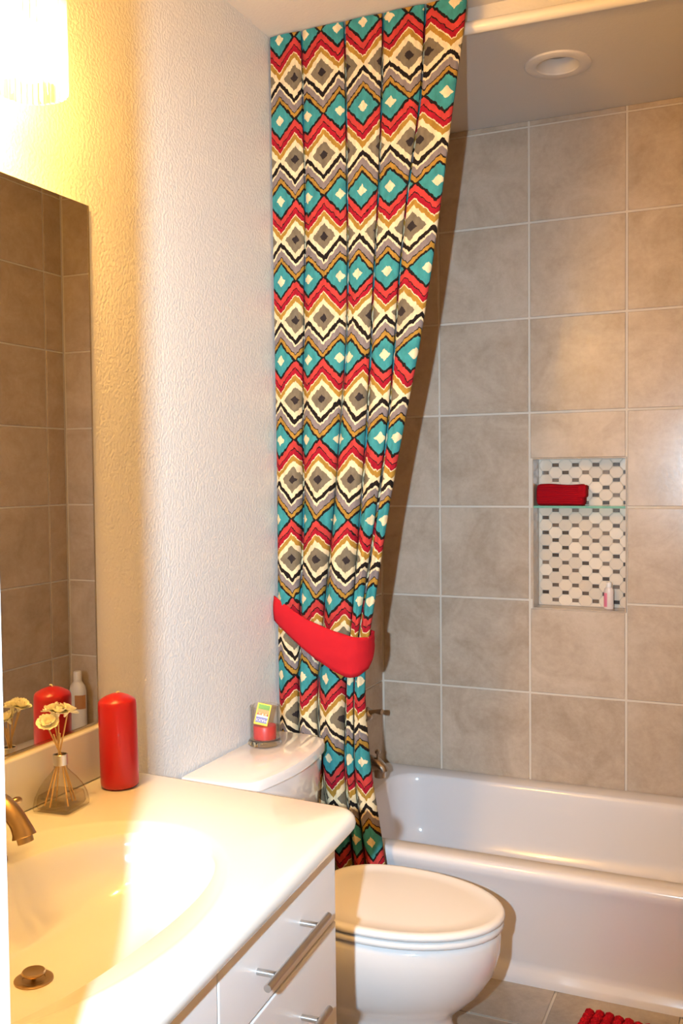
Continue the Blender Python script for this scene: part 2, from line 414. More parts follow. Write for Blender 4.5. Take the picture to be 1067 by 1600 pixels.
# --- left wall
wall_left = structure(obj('wall_left', B((-.12, YH, 0), (0, .0035, ZC)), MT['paint'])); tag(wall_left, 'off-white orange-peel wall behind the mirror and toilet')
yc = [-.005, -.335, -.665, -.80]
for k in range(3):
    for j in range(7):
        y1, y0 = yc[k]-G/2, yc[k+1]+G/2; z0, z1 = rowz[j]+G/2, rowz[j+1]-G/2
        put_tile(wall_left, (-.0015, (y0+y1)/2, (z0+z1)/2), (0, 1, 0), (0, 0, 1), y1-y0, z1-z0, mat=MT['tile'])
    put_tile(wall_left, (-.0015, (yc[k]+yc[k+1])/2, 2.6535), (0, 1, 0), (0, 0, 1), yc[k]-yc[k+1]-G, .0165, mat=MT['tile'], name='border_tile')
# --- right wall
wall_right = structure(obj('wall_right', B((XR, YH, 0), (XR+.12, .0035, ZC)), MT['paint'])); tag(wall_right, 'right wall, tiled inside the tub alcove and seen in the mirror')
yr = [-.005, -.118, -.448, -.778]
for k in range(3):
    for j in range(7):
        y1, y0 = yr[k]-G/2, yr[k+1]+G/2; z0, z1 = rowz[j]+G/2, rowz[j+1]-G/2
        put_tile(wall_right, (XR+.0015, (y0+y1)/2, (z0+z1)/2), (0, -1, 0), (0, 0, 1), y1-y0, z1-z0, mat=MT['tile'])
    put_tile(wall_right, (XR+.0015, (yr[k]+yr[k+1])/2, 2.6535), (0, -1, 0), (0, 0, 1), yr[k]-yr[k+1]-G, .0165, mat=MT['tile'], name='border_tile')
# --- front wall with the doorway the picture is taken through, hall beyond
bm = bmesh.new(); box(bm, (0, YF-.115, 0), (.737, YF, ZC)); box(bm, (.737, YF-.115, 2.06), (XR, YF, ZC))
wall_front = structure(obj('wall_front', bm, MT['paint'])); tag(wall_front, 'wall with the doorway at the near end of the room')
trim_1 = structure(obj('trim_1', B((.737, YF-.118, 0), (.755, YF+.000, 2.06)), MT['white_trim'])); tag(trim_1, 'white door jamb at the left edge of the view')
wall_hall = structure(obj('wall_hall', B((-.12, YH-.1, 0), (XR+.12, YH, ZC)), MT['paint'])); tag(wall_hall, 'hall wall behind the camera')
# --- ceiling with the lower soffit over the tub
bm = bmesh.new(); box(bm, (-.12, YH, ZC), (XR+.12, YS, ZC+.1))
DLX, DLY, DLR = .748, -.424, .066          # soffit slab, pierced for the recessed downlight
rx0, rx1, ry0, ry1 = -.12, XR+.12, YS, .16
angs = sorted([2*PI*i/40 for i in range(40)] + [math.atan2(y-DLY, x-DLX) % (2*PI) for x in (rx0, rx1) for y in (ry0, ry1)])
def onrect(a):
    c, s_ = math.cos(a), math.sin(a); t = 1e9
    if abs(c) > 1e-9: t = min(t, ((rx1 if c > 0 else rx0)-DLX)/c)
    if abs(s_) > 1e-9: t = min(t, ((ry1 if s_ > 0 else ry0)-DLY)/s_)
    return (DLX+c*t, DLY+s_*t)
rc = [onrect(a) for a in angs]; cc = [(DLX+DLR*math.cos(a), DLY+DLR*math.sin(a)) for a in angs]
loft([[(x, y, ZC+.1) for x, y in cc], [(x, y, ZS) for x, y in cc], [(x, y, ZS) for x, y in rc], [(x, y, ZC+.1) for x, y in rc], [(x, y, ZC+.1) for x, y in cc]], False, False, True, bm)
obj_ceiling_bm = bm
ceiling = structure(obj('ceiling', bm, MT['ceil'])); tag(ceiling, 'painted ceiling, lower over the bathtub')
# --- floor
floor = structure(obj('floor', B((-.12, YH, -.1), (XR+.12, .16, -.004)), MT['grout'])); tag(floor, 'floor of beige square tiles')
fy = [-.70, -.93, -1.26, -1.59, -1.92, -2.25, -2.58, -2.91, -3.24, -3.57]; fx = [0, .142, .472, .802, 1.132, 1.462, XR]
for i in range(6):
    for j in range(9):
        x0, x1, y1, y0 = fx[i]+G/2, fx[i+1]-G/2, fy[j]-G/2, fy[j+1]+G/2
        if j >= 6 and i < 2: continue
        put_tile(floor, ((x0+x1)/2, (y0+y1)/2, -.006), (1, 0, 0), (0, 1, 0), x1-x0, y1-y0, mat=MT['floor_tile'], name='floor_tile')

# ================================================================== BATHTUB
def tub_ring(y0, z, x0=.006, x1=XR-.006, y1=-.003, r=.012): return rrect(x0, x1, y0, y1, r, z, 8)
tub = thing('bathtub', 'white enamelled alcove bathtub below the tiled wall', 'bathtub', (.75, -.4, 0))
rings = [tub_ring(-.735, .0), tub_ring(-.735, .024), tub_ring(-.718, .036), tub_ring(-.720, .06), tub_ring(-.765, .28), tub_ring(-.778, .310), tub_ring(-.787, .332), tub_ring(-.785, .345, r=.014), tub_ring(-.776, .352, .012, XR-.012, -.006, .02), tub_ring(-.765, .354, .02, XR-.02, -.012, .03)]
for (x0, x1, y0, y1, r, z) in ((.095, 1.395, -.722, -.088, .10, .354), (.099, 1.39, -.715, -.093, .10, .350), (.104, 1.385, -.708, -.098, .10, .340), (.107, 1.378, -.705, -.101, .10, .32), (.112, 1.36, -.70, -.106, .10, .24), (.118, 1.33, -.694, -.112, .10, .17), (.130, 1.30, -.682, -.124, .10, .13), (.160, 1.26, -.65, -.155, .10, .098), (.21, 1.20, -.60, -.205, .10, .082)):
    rings.append(rrect(x0, x1, y0, y1, r, z, 8))
obj('tub_shell', loft([[(x-.75, y+.4, z) for x, y, z in r] for r in rings], False, True), MT['tub'], tub, smooth=60)
bm = bmesh.new(); lathe([(.03, 0), (.03, .004), (.024, .006), (.01, .006)], 20, bm)
o = obj('tub_drain', bm, MT['nickel'], tub, (-.45, 0, .082), smooth=True)
# tub spout and valve handle on the left tiled wall
ts = thing('tub_spout', 'bronze tub spout with a diverter knob above the tub end', 'tub spout', (.0045, -.38, .468))
obj('spout_body', tube([(0, 0, 0), (.05, 0, .003), (.10, 0, .001), (.125, 0, -.006), (.144, 0, -.020), (.148, 0, -.030)], [.028, .024, .023, .023, .020, .018], 16), MT['nickel'], ts, smooth=True)
obj('spout_nozzle', lathe([(.019, -.05), (.021, -.03), (.02, -.015)], 16), MT['nickel'], ts, (.135, 0, .002), smooth=True)
obj('diverter_knob', lathe([(.004, 0), (.004, .016), (.009, .018), (.010, .026), (.006, .030)], 14), MT['nickel'], ts, (.127, 0, .014), smooth=True)
th = thing('shower_valve', 'bronze lever valve handle on the tiled wall above the spout', 'valve', (.0045, -.38, .63))
bm = lathe([(.045, 0), (.045, .004), (.036, .010), (.018, .016), (.015, .04), (.017, .055), (.022, .07), (.024, .09), (.018, .105), (.008, .112)], 20); bmesh.ops.rotate(bm, verts=bm.verts, cent=(0,0,0), matrix=Matrix.Rotation(PI/2, 3, 'Y'))
obj('valve_body', bm, MT['nickel'], th, smooth=True)
obj('lever', tube([(.095, 0, 0), (.106, -.01, .010), (.125, -.015, .016), (.142, -.018, .017), (.152, -.02, .017)], [.010, .008, .0065, .009, .010], 12), MT['nickel'], th, smooth=True)

# ================================================================== CURTAIN
b1 = [(2.715, 0.108), (2.45, 0.11), (2.224, 0.114), (2.006, 0.109), (1.788, 0.102), (1.567, 0.097), (1.335, 0.096), (1.101, 0.083), (0.864, 0.077), (0.713, 0.071), (0.552, 0.08), (0.386, 0.119), (0.208, 0.138)]
b2 = [(2.719, 0.241), (2.45, 0.244), (2.226, 0.244), (2.003, 0.245), (1.78, 0.237), (1.564, 0.215), (1.336, 0.194), (1.104, 0.165), (0.868, 0.14), (0.719, 0.132), (0.561, 0.152), (0.394, 0.171), (0.219, 0.2)]
b3 = [(2.719, 0.358), (2.456, 0.35), (2.231, 0.34), (2.005, 0.323), (1.775, 0.311), (1.561, 0.297), (1.336, 0.277), (1.108, 0.255), (0.875, 0.227), (0.737, 0.222), (0.569, 0.218), (0.403, 0.236), (0.228, 0.252)]
b4 = [(2.714, 0.481), (2.455, 0.465), (2.229, 0.426), (2.006, 0.399), (1.78, 0.382), (1.56, 0.359), (1.337, 0.326), (1.11, 0.290), (0.876, 0.249), (0.74, 0.25), (0.572, 0.246), (0.408, 0.272), (0.234, 0.29)]
b5 = [(2.691, 0.600), (2.464, 0.562), (2.249, 0.532), (2.006, 0.495), (1.784, 0.456), (1.558, 0.406), (1.337, 0.361), (1.111, 0.324), (0.879, 0.281), (0.743, 0.289), (0.579, 0.303), (0.417, 0.333), (0.245, 0.355)]
t1 = [(2.697, 0.038), (2.461, 0.037), (2.013, 0.037), (1.792, 0.034), (1.568, 0.032), (1.334, 0.021), (1.099, 0.02), (0.859, 0.023), (0.709, 0.025), (0.549, 0.048), (0.38, 0.077), (0.201, 0.096)]
t2 = [(2.715, 0.218), (2.467, 0.227), (2.005, 0.223), (1.781, 0.221), (1.564, 0.211), (1.335, 0.198), (1.102, 0.19), (0.865, 0.186), (0.716, 0.191), (0.556, 0.203), (0.389, 0.232), (0.211, 0.251)]
t3 = [(2.708, 0.299), (2.482, 0.297), (2.228, 0.292), (2.0, 0.276), (1.779, 0.249), (1.564, 0.219), (1.336, 0.2), (1.105, 0.185), (0.87, 0.164), (0.723, 0.169), (0.565, 0.183), (0.398, 0.202), (0.222, 0.22)]
t4 = [(2.711, 0.373), (2.486, 0.378), (2.253, 0.376), (2.027, 0.365), (1.781, 0.357), (1.56, 0.344), (1.336, 0.318), (1.109, 0.281), (0.876, 0.239), (0.729, 0.233), (0.571, 0.234), (0.406, 0.254), (0.231, 0.27)]
t5 = [(2.689, 0.565), (2.473, 0.539), (2.251, 0.516), (2.027, 0.488), (1.798, 0.451), (1.559, 0.389), (1.337, 0.357), (1.11, 0.312), (0.878, 0.271), (0.733, 0.271), (0.577, 0.284), (0.44, 0.302), (0.239, 0.32)]
b0 = [(2.71, .004), (.0, .010)]
BT = [b0, b1, b2, b3, b4, b5]; TT = [t1, t2, t3, t4, t5]
PTOP = [.094, .102, .102, .114, .130]; PLOW = [.088, .090, .090, .090, .085]
UOFF = [0, 2, 4, 6, 8]
YCUR = -.856; ZTOP = 2.706; ZBOT = .05
def gather(z):       # 0 at the flat header, 1 at the tieback
    g = max(0, min(1, (2.3-z)/1.35)); g = g*g*(3-2*g)
    if z < .93: g *= max(.55, 1-(.93-z)*.6)
    return g
cur = bmesh.new(); uvl = cur.loops.layers.uv.new('UVMap')
NZ = 170; NS = 9
prev = None; rows = []
for i in range(NZ+1):
    z = ZTOP + (ZBOT-ZTOP)*i/NZ
    g = gather(z)
    bx = [smooth_interp(t, z) for t in BT]; tx = [smooth_interp(t, z) for t in TT]
    for k in range(1, 6): bx[k] = max(bx[k], bx[k-1]+.012)
    pts = []
    for k in range(5):
        xa, xb = bx[k], bx[k+1]; wd = xb-xa
        gw = min(.0060, wd*.16)
        fl_ = max(0, min(1, (2.3-z)/2.0))
        P = PTOP[k] + (PLOW[k]-PTOP[k])*fl_
        bulge = .004 + g*min(.030, wd*.32)*(1-.6*math.exp(-((z-.96)/.14)**2))
        for s in range(NS):
            q = s/(NS-1)
            x = xa + gw*.5 + (wd-gw)*q
            y = YCUR - bulge*(1-(2*q-1)**2)**.8 + .004*math.sin(z*5+k*1.7)*g
            y += .006*g*math.sin(3.1*k + 9*q + z*7)*(1-(2*q-1)**2)
            pts.append((x, y, z, UOFF[k] + (x-tx[k])/P))
        if k < 4:            # the tuck between two panels
            ua = UOFF[k] + (xb-gw*.5-tx[k])/P
            P2 = PTOP[k+1] + (PLOW[k+1]-PTOP[k+1])*fl_
            ub = UOFF[k+1] + (xb+gw*.5-tx[k+1])/P2
            dep = .034 + .002*g
            ofs = .010
            pts.append((xb-gw*.30-ofs, YCUR+dep*.6, z, ua+(ub-ua)*.3))
            pts.append((xb-ofs*1.5, YCUR+dep, z, ua+(ub-ua)*.5))
            pts.append((xb+gw*.30-ofs*.3, YCUR+dep*.6, z, ua+(ub-ua)*.7))
    # hem turned back at the free edge
    x, y, zz, u = pts[-1]
    pts.append((x-.002, YCUR+.012, z, u+.05)); pts.append((x-.012, YCUR+.022, z, u+.12)); pts.append((x-.05, YCUR+.027, z, u+.5))
    rows.append(pts)
V = [[cur.verts.new(p[:3]) for p in r] for r in rows]
for i in range(NZ):
    for j in range(len(rows[0])-1):
        f = cur.faces.new((V[i][j], V[i+1][j], V[i+1][j+1], V[i][j+1])); f.smooth = True
        for lp, (a, b) in zip(f.loops, ((i, j), (i+1, j), (i+1, j+1), (i, j+1))):
            p = rows[a][b]; lp[uvl].uv = (p[3], (2.463-p[2])/.2297)
curtain = thing('shower_curtain', 'long pleated shower curtain in a teal, red, gold and black diamond zigzag print', 'curtain', (0, 0, 0))
me = bpy.data.meshes.new('curtain_panel'); cur.to_mesh(me); cur.free(); me.materials.append(MT['ikat'])
o = bpy.data.objects.new('curtain_panel', me); COL.objects.link(o); o.parent = curtain
obj('header_board', B((.004, YCUR+.040, 2.672), (.55, YCUR+.058, 2.709)), MT['white_trim'], curtain)
# tieback
tt = [(0.004, 1.088), (0.022, 1.078), (0.07, 1.053), (0.121, 1.028), (0.202, 1.0), (0.262, 0.985), (0.296, 0.981)]
tb = [(0.004, 1.016), (0.019, 1.004), (0.079, 0.963), (0.15, 0.915), (0.21, 0.882), (0.25, 0.869), (0.275, 0.873), (0.296, 0.893)]
def at_x(t, x):
    for (a, p), (b, q) in zip(t, t[1:]):
        if x <= b: return p+(q-p)*(x-a)/(b-a)
    return t[-1][1]
fr_ = []
NF = 30
for i in range(NF+1):
    x = .004 + (.294-.004)*i/NF; q = i/NF
    y = -.868 - .026*math.sin(min(1, q*2.2)*PI/2)
    if q > .86: y += .036*((q-.86)/.14)**2
    fr_.append((x, y, at_x(tt, x), at_x(tb, x)))
for i in range(1, 13):
    q = i/12; a = q*PI/2
    fr_.append((.294+.004*math.sin(PI*q), -.858+.05*q, .981+.01*q, .893+.045*q))
for i in range(1, 9):
    q = i/8; fr_.append((.294-.283*q, -.808-.010*math.sin(q*PI), .991+.09*q, .938+.07*q))
bm = bmesh.new(); prevr = None; NH = 8
grid = []
for i, (x, y, zt, zb) in enumerate(fr_):
    col_ = []
    for j in range(NH+1):
        s = j/NH; z = zt+(zb-zt)*s
        wr = .0022*math.sin(5*s*PI + i*.35)*max(0, min(1, (i-14)/12)) if i < 44 else 0
        bul = -.006*math.sin(s*PI) if i <= NF else 0
        col_.append(bm.verts.new((x, y+bul+wr, z)))
    grid.append(col_)
for i in range(len(grid)-1):
    for j in range(NH): bm.faces.new((grid[i][j], grid[i+1][j], grid[i+1][j+1], grid[i][j+1]))
tie = obj('tieback', bm, MT['tie'], smooth=True)
sm = tie.modifiers.new('thick', 'SOLIDIFY'); sm.thickness = .003; sm.offset = 1
tag(tie, 'wide red cotton tieback band wrapped around the curtain', 'tieback')
# rod
rod = obj('curtain_rod', tube([(.004, -.80, 2.652), (.57, -.80, 2.645), (1.03, -.80, 2.6385), (XR-.003, -.80, 2.633)], .0165, 20), MT['rod_white'], smooth=True)
tag(rod, 'white curtain rod at the ceiling above the tub', 'curtain rod')
# downlight
dl = thing('downlight', 'white recessed ceiling downlight, unlit, above the tub', 'ceiling light', (.748, -.424, ZS))
bm = lathe([(.062, -.002), (.064, -.006), (.090, -.008), (.097, -.005), (.098, .0)], 40, cap=False); obj('trim_ring', bm, MT['downlight_white'], dl, smooth=True)
obj('reflector', lathe([(.0625, -.003), (.0615, .004), (.0585, .030), (.057, .048)], 40, cap=False), MT['downlight_white'], dl, smooth=True)
obj('lamp_lens', lathe([(.057, .046), (.05, .036), (.035, .030), (.015, .027), (.004, .0268)], 32), MT['bulb_off'], dl, smooth=True)

# ================================================================== TOILET
toilet = thing('toilet', 'white two-piece toilet with closed lid between vanity and tub', 'toilet', (.40, -1.15, 0))
def egg(xb, xf, hw, z, n=48, sq=2.6):
    xc = xb + (xf-xb)*.42; pts = []
    for i in range(n):
        a = 2*PI*i/n; c, s = math.cos(a), math.sin(a)
        if c >= 0: x = xc + (xf-xc)*c; y = hw*s
        else:
            x = xc + (xc-xb)*(-abs(c)**(2/sq)); y = hw*math.copysign(abs(s)**(2/sq), s)
        pts.append((x-.40, y, z))
    return pts
bowl = loft([egg(.20, .668, .128, 0), egg(.20, .664, .124, .02), egg(.21, .640, .108, .06), egg(.22, .628, .104, .095), egg(.225, .632, .112, .118), egg(.23, .662, .138, .145), egg(.23, .702, .160, .185), egg(.23, .734, .176, .235), egg(.23, .748, .184, .285), egg(.23, .750, .185, .325), egg(.232, .745, .181, .338), egg(.245, .73, .168, .342)])
obj('bowl', bowl, MT['porcelain'], toilet, smooth=60)
def slab(xb, xf, hw, z0, z1, r=.006, crown=.0, sq=2.6):
    rg = [egg(xb+r, xf-r, hw-r, z0, sq=sq), egg(xb, xf, hw, z0+r*.8, sq=sq), egg(xb, xf, hw, z1-r, sq=sq), egg(xb+r*.35, xf-r*.35, hw-r*.35, z1-r*.3, sq=sq), egg(xb+r, xf-r, hw-r, z1, sq=sq)]
    if crown: rg += [egg(xb+.018, xf-.018, hw-.018, z1+.0003, sq=sq), egg(xb+.024, xf-.024, hw-.024, z1-.0022, sq=sq), egg(xb+.06, xf-.06, hw-.06, z1-.001, sq=sq), egg(xb+.12, xf-.12, hw-.12, z1+crown*.2, sq=sq)]
    return loft(rg)
obj('seat', slab(.262, .757, .190, .3445, .362), MT['seat'], toilet, smooth=60)
lid = obj('seat_lid', slab(.258, .760, .193, .3645, .384, .008, .004), MT['seat'], toilet, smooth=60)
for s in (-1, 1): obj('hinge_cap', lathe([(.013, 0), (.014, .012), (.010, .018), (.003, .019)], 16), MT['seat'], toilet, (.238-.40, s*.07, .345), smooth=True)
obj('seat_bumper', B((.745-.40, -.012, .3405), (.752-.40, .012, .3455)), MT['white_plastic'], toilet)
def dshape(x0, xs, bul, y0, y1, z, r=.02, n=18):
    pts = []
    for i in range(n+1):
        q = i/n; y = y0+(y1-y0)*q; x = xs + bul*(1-(2*q-1)**2)
        e = min(q, 1-q)*(y1-y0)
        if e < r: x -= r - math.sqrt(max(0, r*r-(r-e)**2))
        pts.append((x-.40, y+1.15, z))
    pts.append((x0-.40, y1+1.15, z)); pts.append((x0-.40, y0+1.15, z)); return pts
TY0, TY1 = -1.362, -.918
obj('tank', loft([dshape(.03, .150, .02, TY0+.03, TY1-.03, .343), dshape(.022, .165, .024, TY0+.015, TY1-.015, .36), dshape(.018, .182, .028, TY0, TY1, .668)]), MT['porcelain'], toilet, smooth=45)
Lr = [dshape(.012, .182, .036, TY0-.012, TY1+.010, .668, .045), dshape(.008, .188, .038, TY0-.018, TY1+.014, .672, .045), dshape(.008, .188, .038, TY0-.018, TY1+.014, .690, .045), dshape(.009, .185, .038, TY0-.016, TY1+.012, .697, .045), dshape(.013, .176, .036, TY0-.009, TY1+.005, .700, .045)]
obj('tank_lid', loft(Lr), MT['porcelain'], toilet, smooth=45)
fh = obj('flush_lever', tube([(.165-.40, -.16, .62), (.205-.40, -.16, .62), (.212-.40, -.15, .619), (.216-.40, -.09, .612)], [.010, .008, .007, .006], 10), MT['steel'], toilet, smooth=True)

# ================================================================== VANITY
CT = .796
def xfront(y): return .612 + (.662-.612)*(-1.66-y)/.78      # the top is not quite square to the wall
van = thing('vanity_cabinet', 'white vanity cabinet with drawers and steel bar pulls', 'vanity cabinet', (.587, -1.735, 0), (0, 0, math.atan2(-1, .0585)))
# local axes: +x runs along the face towards the door, +y points out of the face
d = Vector((.0584, -.9983)); nrm = Vector((.9983, .0584))
def loc2(px, py):
    r = Vector((px-.587, py+1.735)); return (r.dot(d), r.dot(nrm))
poly = [loc2(.004, YF+.003), loc2(.004, -1.738), (0, -.019), loc2(.6465-.019, YF+.003)]
bm = bmesh.new()          # open-topped box, so that the basin hangs inside it
c0, c1, c2, c3 = [Vector(p) for p in poly]
def wallpanel(a, b, t):
    q = Vector((-(b-a).y, (b-a).x)).normalized()*t
    prism([a, b, b+q, a+q], .09, CT-.043, bm)
ctr = (c0+c1+c2+c3)/4
for a, b in ((c0, c1), (c1, c2), (c2, c3), (c3, c0)):
    sgn = 1 if Vector((-(b-a).y, (b-a).x)).dot(ctr-a) > 0 else -1
    wallpanel(a, b, .016*sgn)
prism([tuple(p) for p in poly], .09, .106, bm)
obj('carcass', bm, MT['cabinet'], van)
poly2 = [loc2(.004, YF+.003), loc2(.004, -1.742), (.01, -.09), (1.0, -.09)]
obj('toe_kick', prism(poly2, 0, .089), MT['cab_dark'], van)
DW = .472
def front(name, x0, x1, z0, z1): return obj(name, B((x0, -.0185, z0), (x1, 0, z1)), MT['cabinet'], van, bevel=.0025)
def pull(parent, xc, z, ln=.255, vertical=False):
    h = None
    bm = bmesh.new()
    if vertical: ends = [(xc, .036, z-ln/2), (xc, .036, z+ln/2)]; posts = [(xc, z-ln*.34), (xc, z+ln*.34)]
    else: ends = [(xc-ln/2, .036, z), (xc+ln/2, .036, z)]; posts = [(xc-ln*.34, z), (xc+ln*.34, z)]
    tube(ends, .0062, 16, bm)
    h = obj('bar_pull', bm, MT['steel'], parent, smooth=45)
    for px, pz in posts:
        obj('pull_post', tube([(px, -.0005, pz), (px, .03, pz)], .0052, 12), MT['steel'], h, smooth=45)
    return h
for z0, z1, zp in ((.603, .7515, .670), (.395, .5985, .503), (.105, .391, .27)):
    f = front('drawer_front', .003, DW, z0, z1); pull(f, .258, zp)
f = front('cabinet_door', DW+.004, 1.0, .105, .7515); pull(f, DW+.05, .55, .2, True)

# countertop with an integral oval basin
ctop = thing('vanity_countertop', 'cream cultured marble vanity top with an integral oval sink basin', 'countertop', (.30, -2.25, CT))
SC = Vector((.30, -2.268))
corner = Vector((.597, -1.690))
Ycam = YF+.004
# boundary polygon (top flat part, inset by the nosing radius)
rn = .0205
P0 = Vector((.003, Ycam)); P1 = Vector((xfront(Ycam)-rn, Ycam)); P2 = Vector((xfront(-1.675)-rn, -1.662-rn)); P3 = Vector((.003, -1.622-rn))
def seg(a, b, n): return [a+(b-a)*i/n for i in range(n)]
cr = .03
d21 = (P1-P2).normalized(); d23 = (P3-P2).normalized()
arcp = []
for i in range(9):
    t = i/8; arcp.append((P2+d21*cr)*(1-t)**2 + P2*2*t*(1-t) + (P2+d23*cr)*t*t)
bound = seg(P0, P1, 16) + seg(P1, P2+d21*cr, 34) + arcp + seg(P2+d23*cr, P3, 18)[1:] + seg(P3, P0, 36)
nb = len(bound)
cen = sum(bound, Vector((0, 0)))/nb
nrms = []
for i in range(nb):
    t = (bound[(i+1) % nb]-bound[i-1]); nv = Vector((t.y, -t.x)).normalized()
    if nv.dot(bound[i]-cen) < 0: nv = -nv
    p = bound[i]
    if p.x < .004 or p.y < Ycam+.001: nv = Vector((0, 0))
    nrms.append(nv)
o3 = Vector((.30, -2.25))
rings = []
for k in range(9):
    a = PI*(k/8); rings.append([(p.x+n_.x*rn*math.sin(a)-o3.x, p.y+n_.y*rn*math.sin(a)-o3.y, -rn-rn*math.cos(a)) for p, n_ in zip(bound, nrms)])
# order: k=0 is the underside
def ell(cx, cy, ax, ay, z, e=2.0):
    out = []
    for p in bound:
        a = math.atan2((p.y-SC.y)/ay, (p.x-SC.x)/ax); c, s = math.cos(a), math.sin(a)
        out.append((cx+ax*math.copysign(abs(c)**(2/e), c)-o3.x, cy+ay*math.copysign(abs(s)**(2/e), s)-o3.y, z))
    return out
rings.insert(0, ell(.346, -2.268, .202, .364, -2*rn, 2.4))       # underside, open around the basin
rings += [ell(.315, -2.268, .275, .392, .0002), ell(.315, -2.268, .266, .383, -.0012), ell(.315, -2.268, .258, .375, -.0048)]
bas = [(.346, .192, .354, -.0055), (.346, .189, .351, -.0075), (.346, .185, .347, -.013), (.345, .178, .339, -.028), (.343, .165, .318, -.055), (.337, .144, .282, -.083), (.327, .116, .225, -.105), (.316, .080, .150, -.118), (.308, .045, .075, -.1225), (.304, .026, .026, -.124)]
for cx, ax, ay, z in bas: rings.append(ell(cx, -2.268+.02*(z < -.05)+.012*(z < -.1), ax, ay, z, 2.4))
bm = loft(rings, False, True)
obj('counter_slab', bm, MT['marble'], ctop, smooth=60)
obj('backsplash', B((.002-.30, YF+.004+2.25, .0005), (.021-.30, -1.634+2.25, .112)), MT['marble'], ctop, bevel=.005)
drain = thing('sink_drain', 'bronze pop-up drain in the bottom of the sink', 'drain', (.304, -2.238, CT-.1238))
obj('drain_flange', lathe([(.0295, .0), (.0295, .002), (.026, .0032), (.018, .0018), (.018, .0005)], 36), MT['bronze'], drain, smooth=True)
obj('stopper', lathe([(.004, .001), (.004, .009), (.017, .010), (.0182, .0125), (.0165, .0148), (.006, .0138), (.001, .0136)], 36), MT['bronze'], drain, smooth=True)
# faucet
fau = thing('faucet', 'brushed bronze faucet with arched spout and lever handles', 'faucet', (.125, -2.142, CT-.0044))
obj('spout', tube(catmull([(0, 0, .0), (0, 0, .05), (.001, 0, .088), (.014, 0, .107), (.040, 0, .101), (.062, 0, .084), (.075, 0, .066), (.079, 0, .056)], 6), [.021]*6+[.0185]*6+[.0175]*6+[.0165]*6+[.016]*6+[.016, .016, .016, .0162, .0166, .017]+[.0175, .018, .0185, .019, .0195, .020, .0205], 20), MT['bronze'], fau, smooth=60)
obj('aerator', tube([(.0775, 0, .060), (.0825, 0, .046)], .0135, 20), MT['bronze'], fau, smooth=45)
obj('spout_base', lathe([(.031, 0), (.031, .004), (.0285, .008), (.0275, .013), (.0245, .026), (.0225, .036), (.0235, .039), (.0235, .043), (.0205, .050)], 28), MT['bronze'], fau, smooth=True)
for s in (1, -1):
    hb = obj('handle_base', lathe([(.027, 0), (.028, .004), (.026, .010), (.021, .024), (.0185, .034), (.0195, .038), (.0185, .043), (.015, .050), (.008, .055)], 24), MT['bronze'], fau, (-.068, s*.056, .0036), smooth=True)
    obj('handle_lever', tube(catmull([(0, 0, .046), (.025, -s*.002, .056), (.048, -s*.004, .066), (.068, -s*.006, .078), (.084, -s*.007, .088), (.094, -s*.008, .089)], 4), [.010]*4+[.0075]*4+[.006]*4+[.006, .007, .009, .0105]+[.0115, .0115, .010, .008, .004], 12, sq=.6), MT['bronze'], hb, smooth=True)

# mirror
mir = thing('mirror', 'frameless wall mirror above the vanity, reflecting the tiled alcove', 'mirror', (0, -2.225, .905))
obj('mirror_glass', B((.0015, YF+.004+2.225, .004), (.0060, -1.695+2.225, 1.114)), MT['mirror'], mir)
obj('polished_edge', B((.0013, -1.695+2.225+.0002, .004), (.0064, -1.695+2.225+.004, 1.114)), MT['mirror_edge'], mir)
obj('mirror_channel', B((.0013, YF+.004+2.225, .0), (.0095, -1.695+2.225, .009)), MT['mirror_edge'], mir)

# vanity light
vl = thing('vanity_light', 'wall light with glowing crystal-rod cylinder shades above the mirror', 'wall light', (0, -2.26, 2.40))
obj('wall_plate', B((.001, -.40, -.035), (.025, .40, .035)), MT['steel'], vl, bevel=.006)
for yy in (.265, 0, -.265):
    obj('lamp_arm', tube(catmull([(.02, yy, 0), (.07, yy, .02), (.115, yy, .01), (.12, yy, -.02), (.12, yy, -.055)], 4), .008, 10), MT['steel'], vl, smooth=True)
    sh = obj('lamp_shade', lathe([(.062, -.066), (.066, -.066), (.066, -.072), (.062, -.072)], 40, cap=False), MT['crystal'], vl, (.12, yy, 0), smooth=True)
    bm = bmesh.new()
    for i in range(36):
        a = 2*PI*i/36; c = (.063*math.cos(a), .063*math.sin(a))
        for z0, z1 in ((-.098, -.070), (-.268, -.103)):
            loft([[(c[0]+.0052*math.cos(a+2*PI*k/5), c[1]+.0052*math.sin(a+2*PI*k/5), z) for k in range(5)] for z in (z0, z1)], bm=bm)
    obj('crystal_rods', bm, MT['crystal'], sh)
    obj('shade_ring', lathe([(.060, -.098), (.069, -.098), (.069, -.103), (.060, -.103)], 40, cap=False), MT['crystal'], sh, smooth=True)
    obj('lit_bulb', lathe([(.010, -.145), (.020, -.152), (.027, -.168), (.030, -.200), (.028, -.230), (.020, -.246), (.006, -.252)], 20), MT['bulb'], sh, smooth=True)

# ================================================================== SMALL THINGS
# pillar candle
can = thing('pillar_candle', 'tall red pillar candle on the back corner of the counter', 'candle', (.0945, -1.738, CT+.0005), (0, 0, 0))
can.rotation_euler = Euler((math.radians(.0), math.radians(-1.2), 0))
obj('wax', lathe([(.034, .0012), (.0385, .004), (.0395, .012), (.0395, .172), (.0385, .179), (.036, .183), (.024, .190), (.012, .1945), (.003, .1955)], 40), MT['red_wax'], can, smooth=60)
obj('wick', tube([(0, 0, .1945), (.0005, .0, .1975), (.004, 0, .1988), (.008, 0, .1985)], .0016, 8), MT['wick'], can, smooth=True)
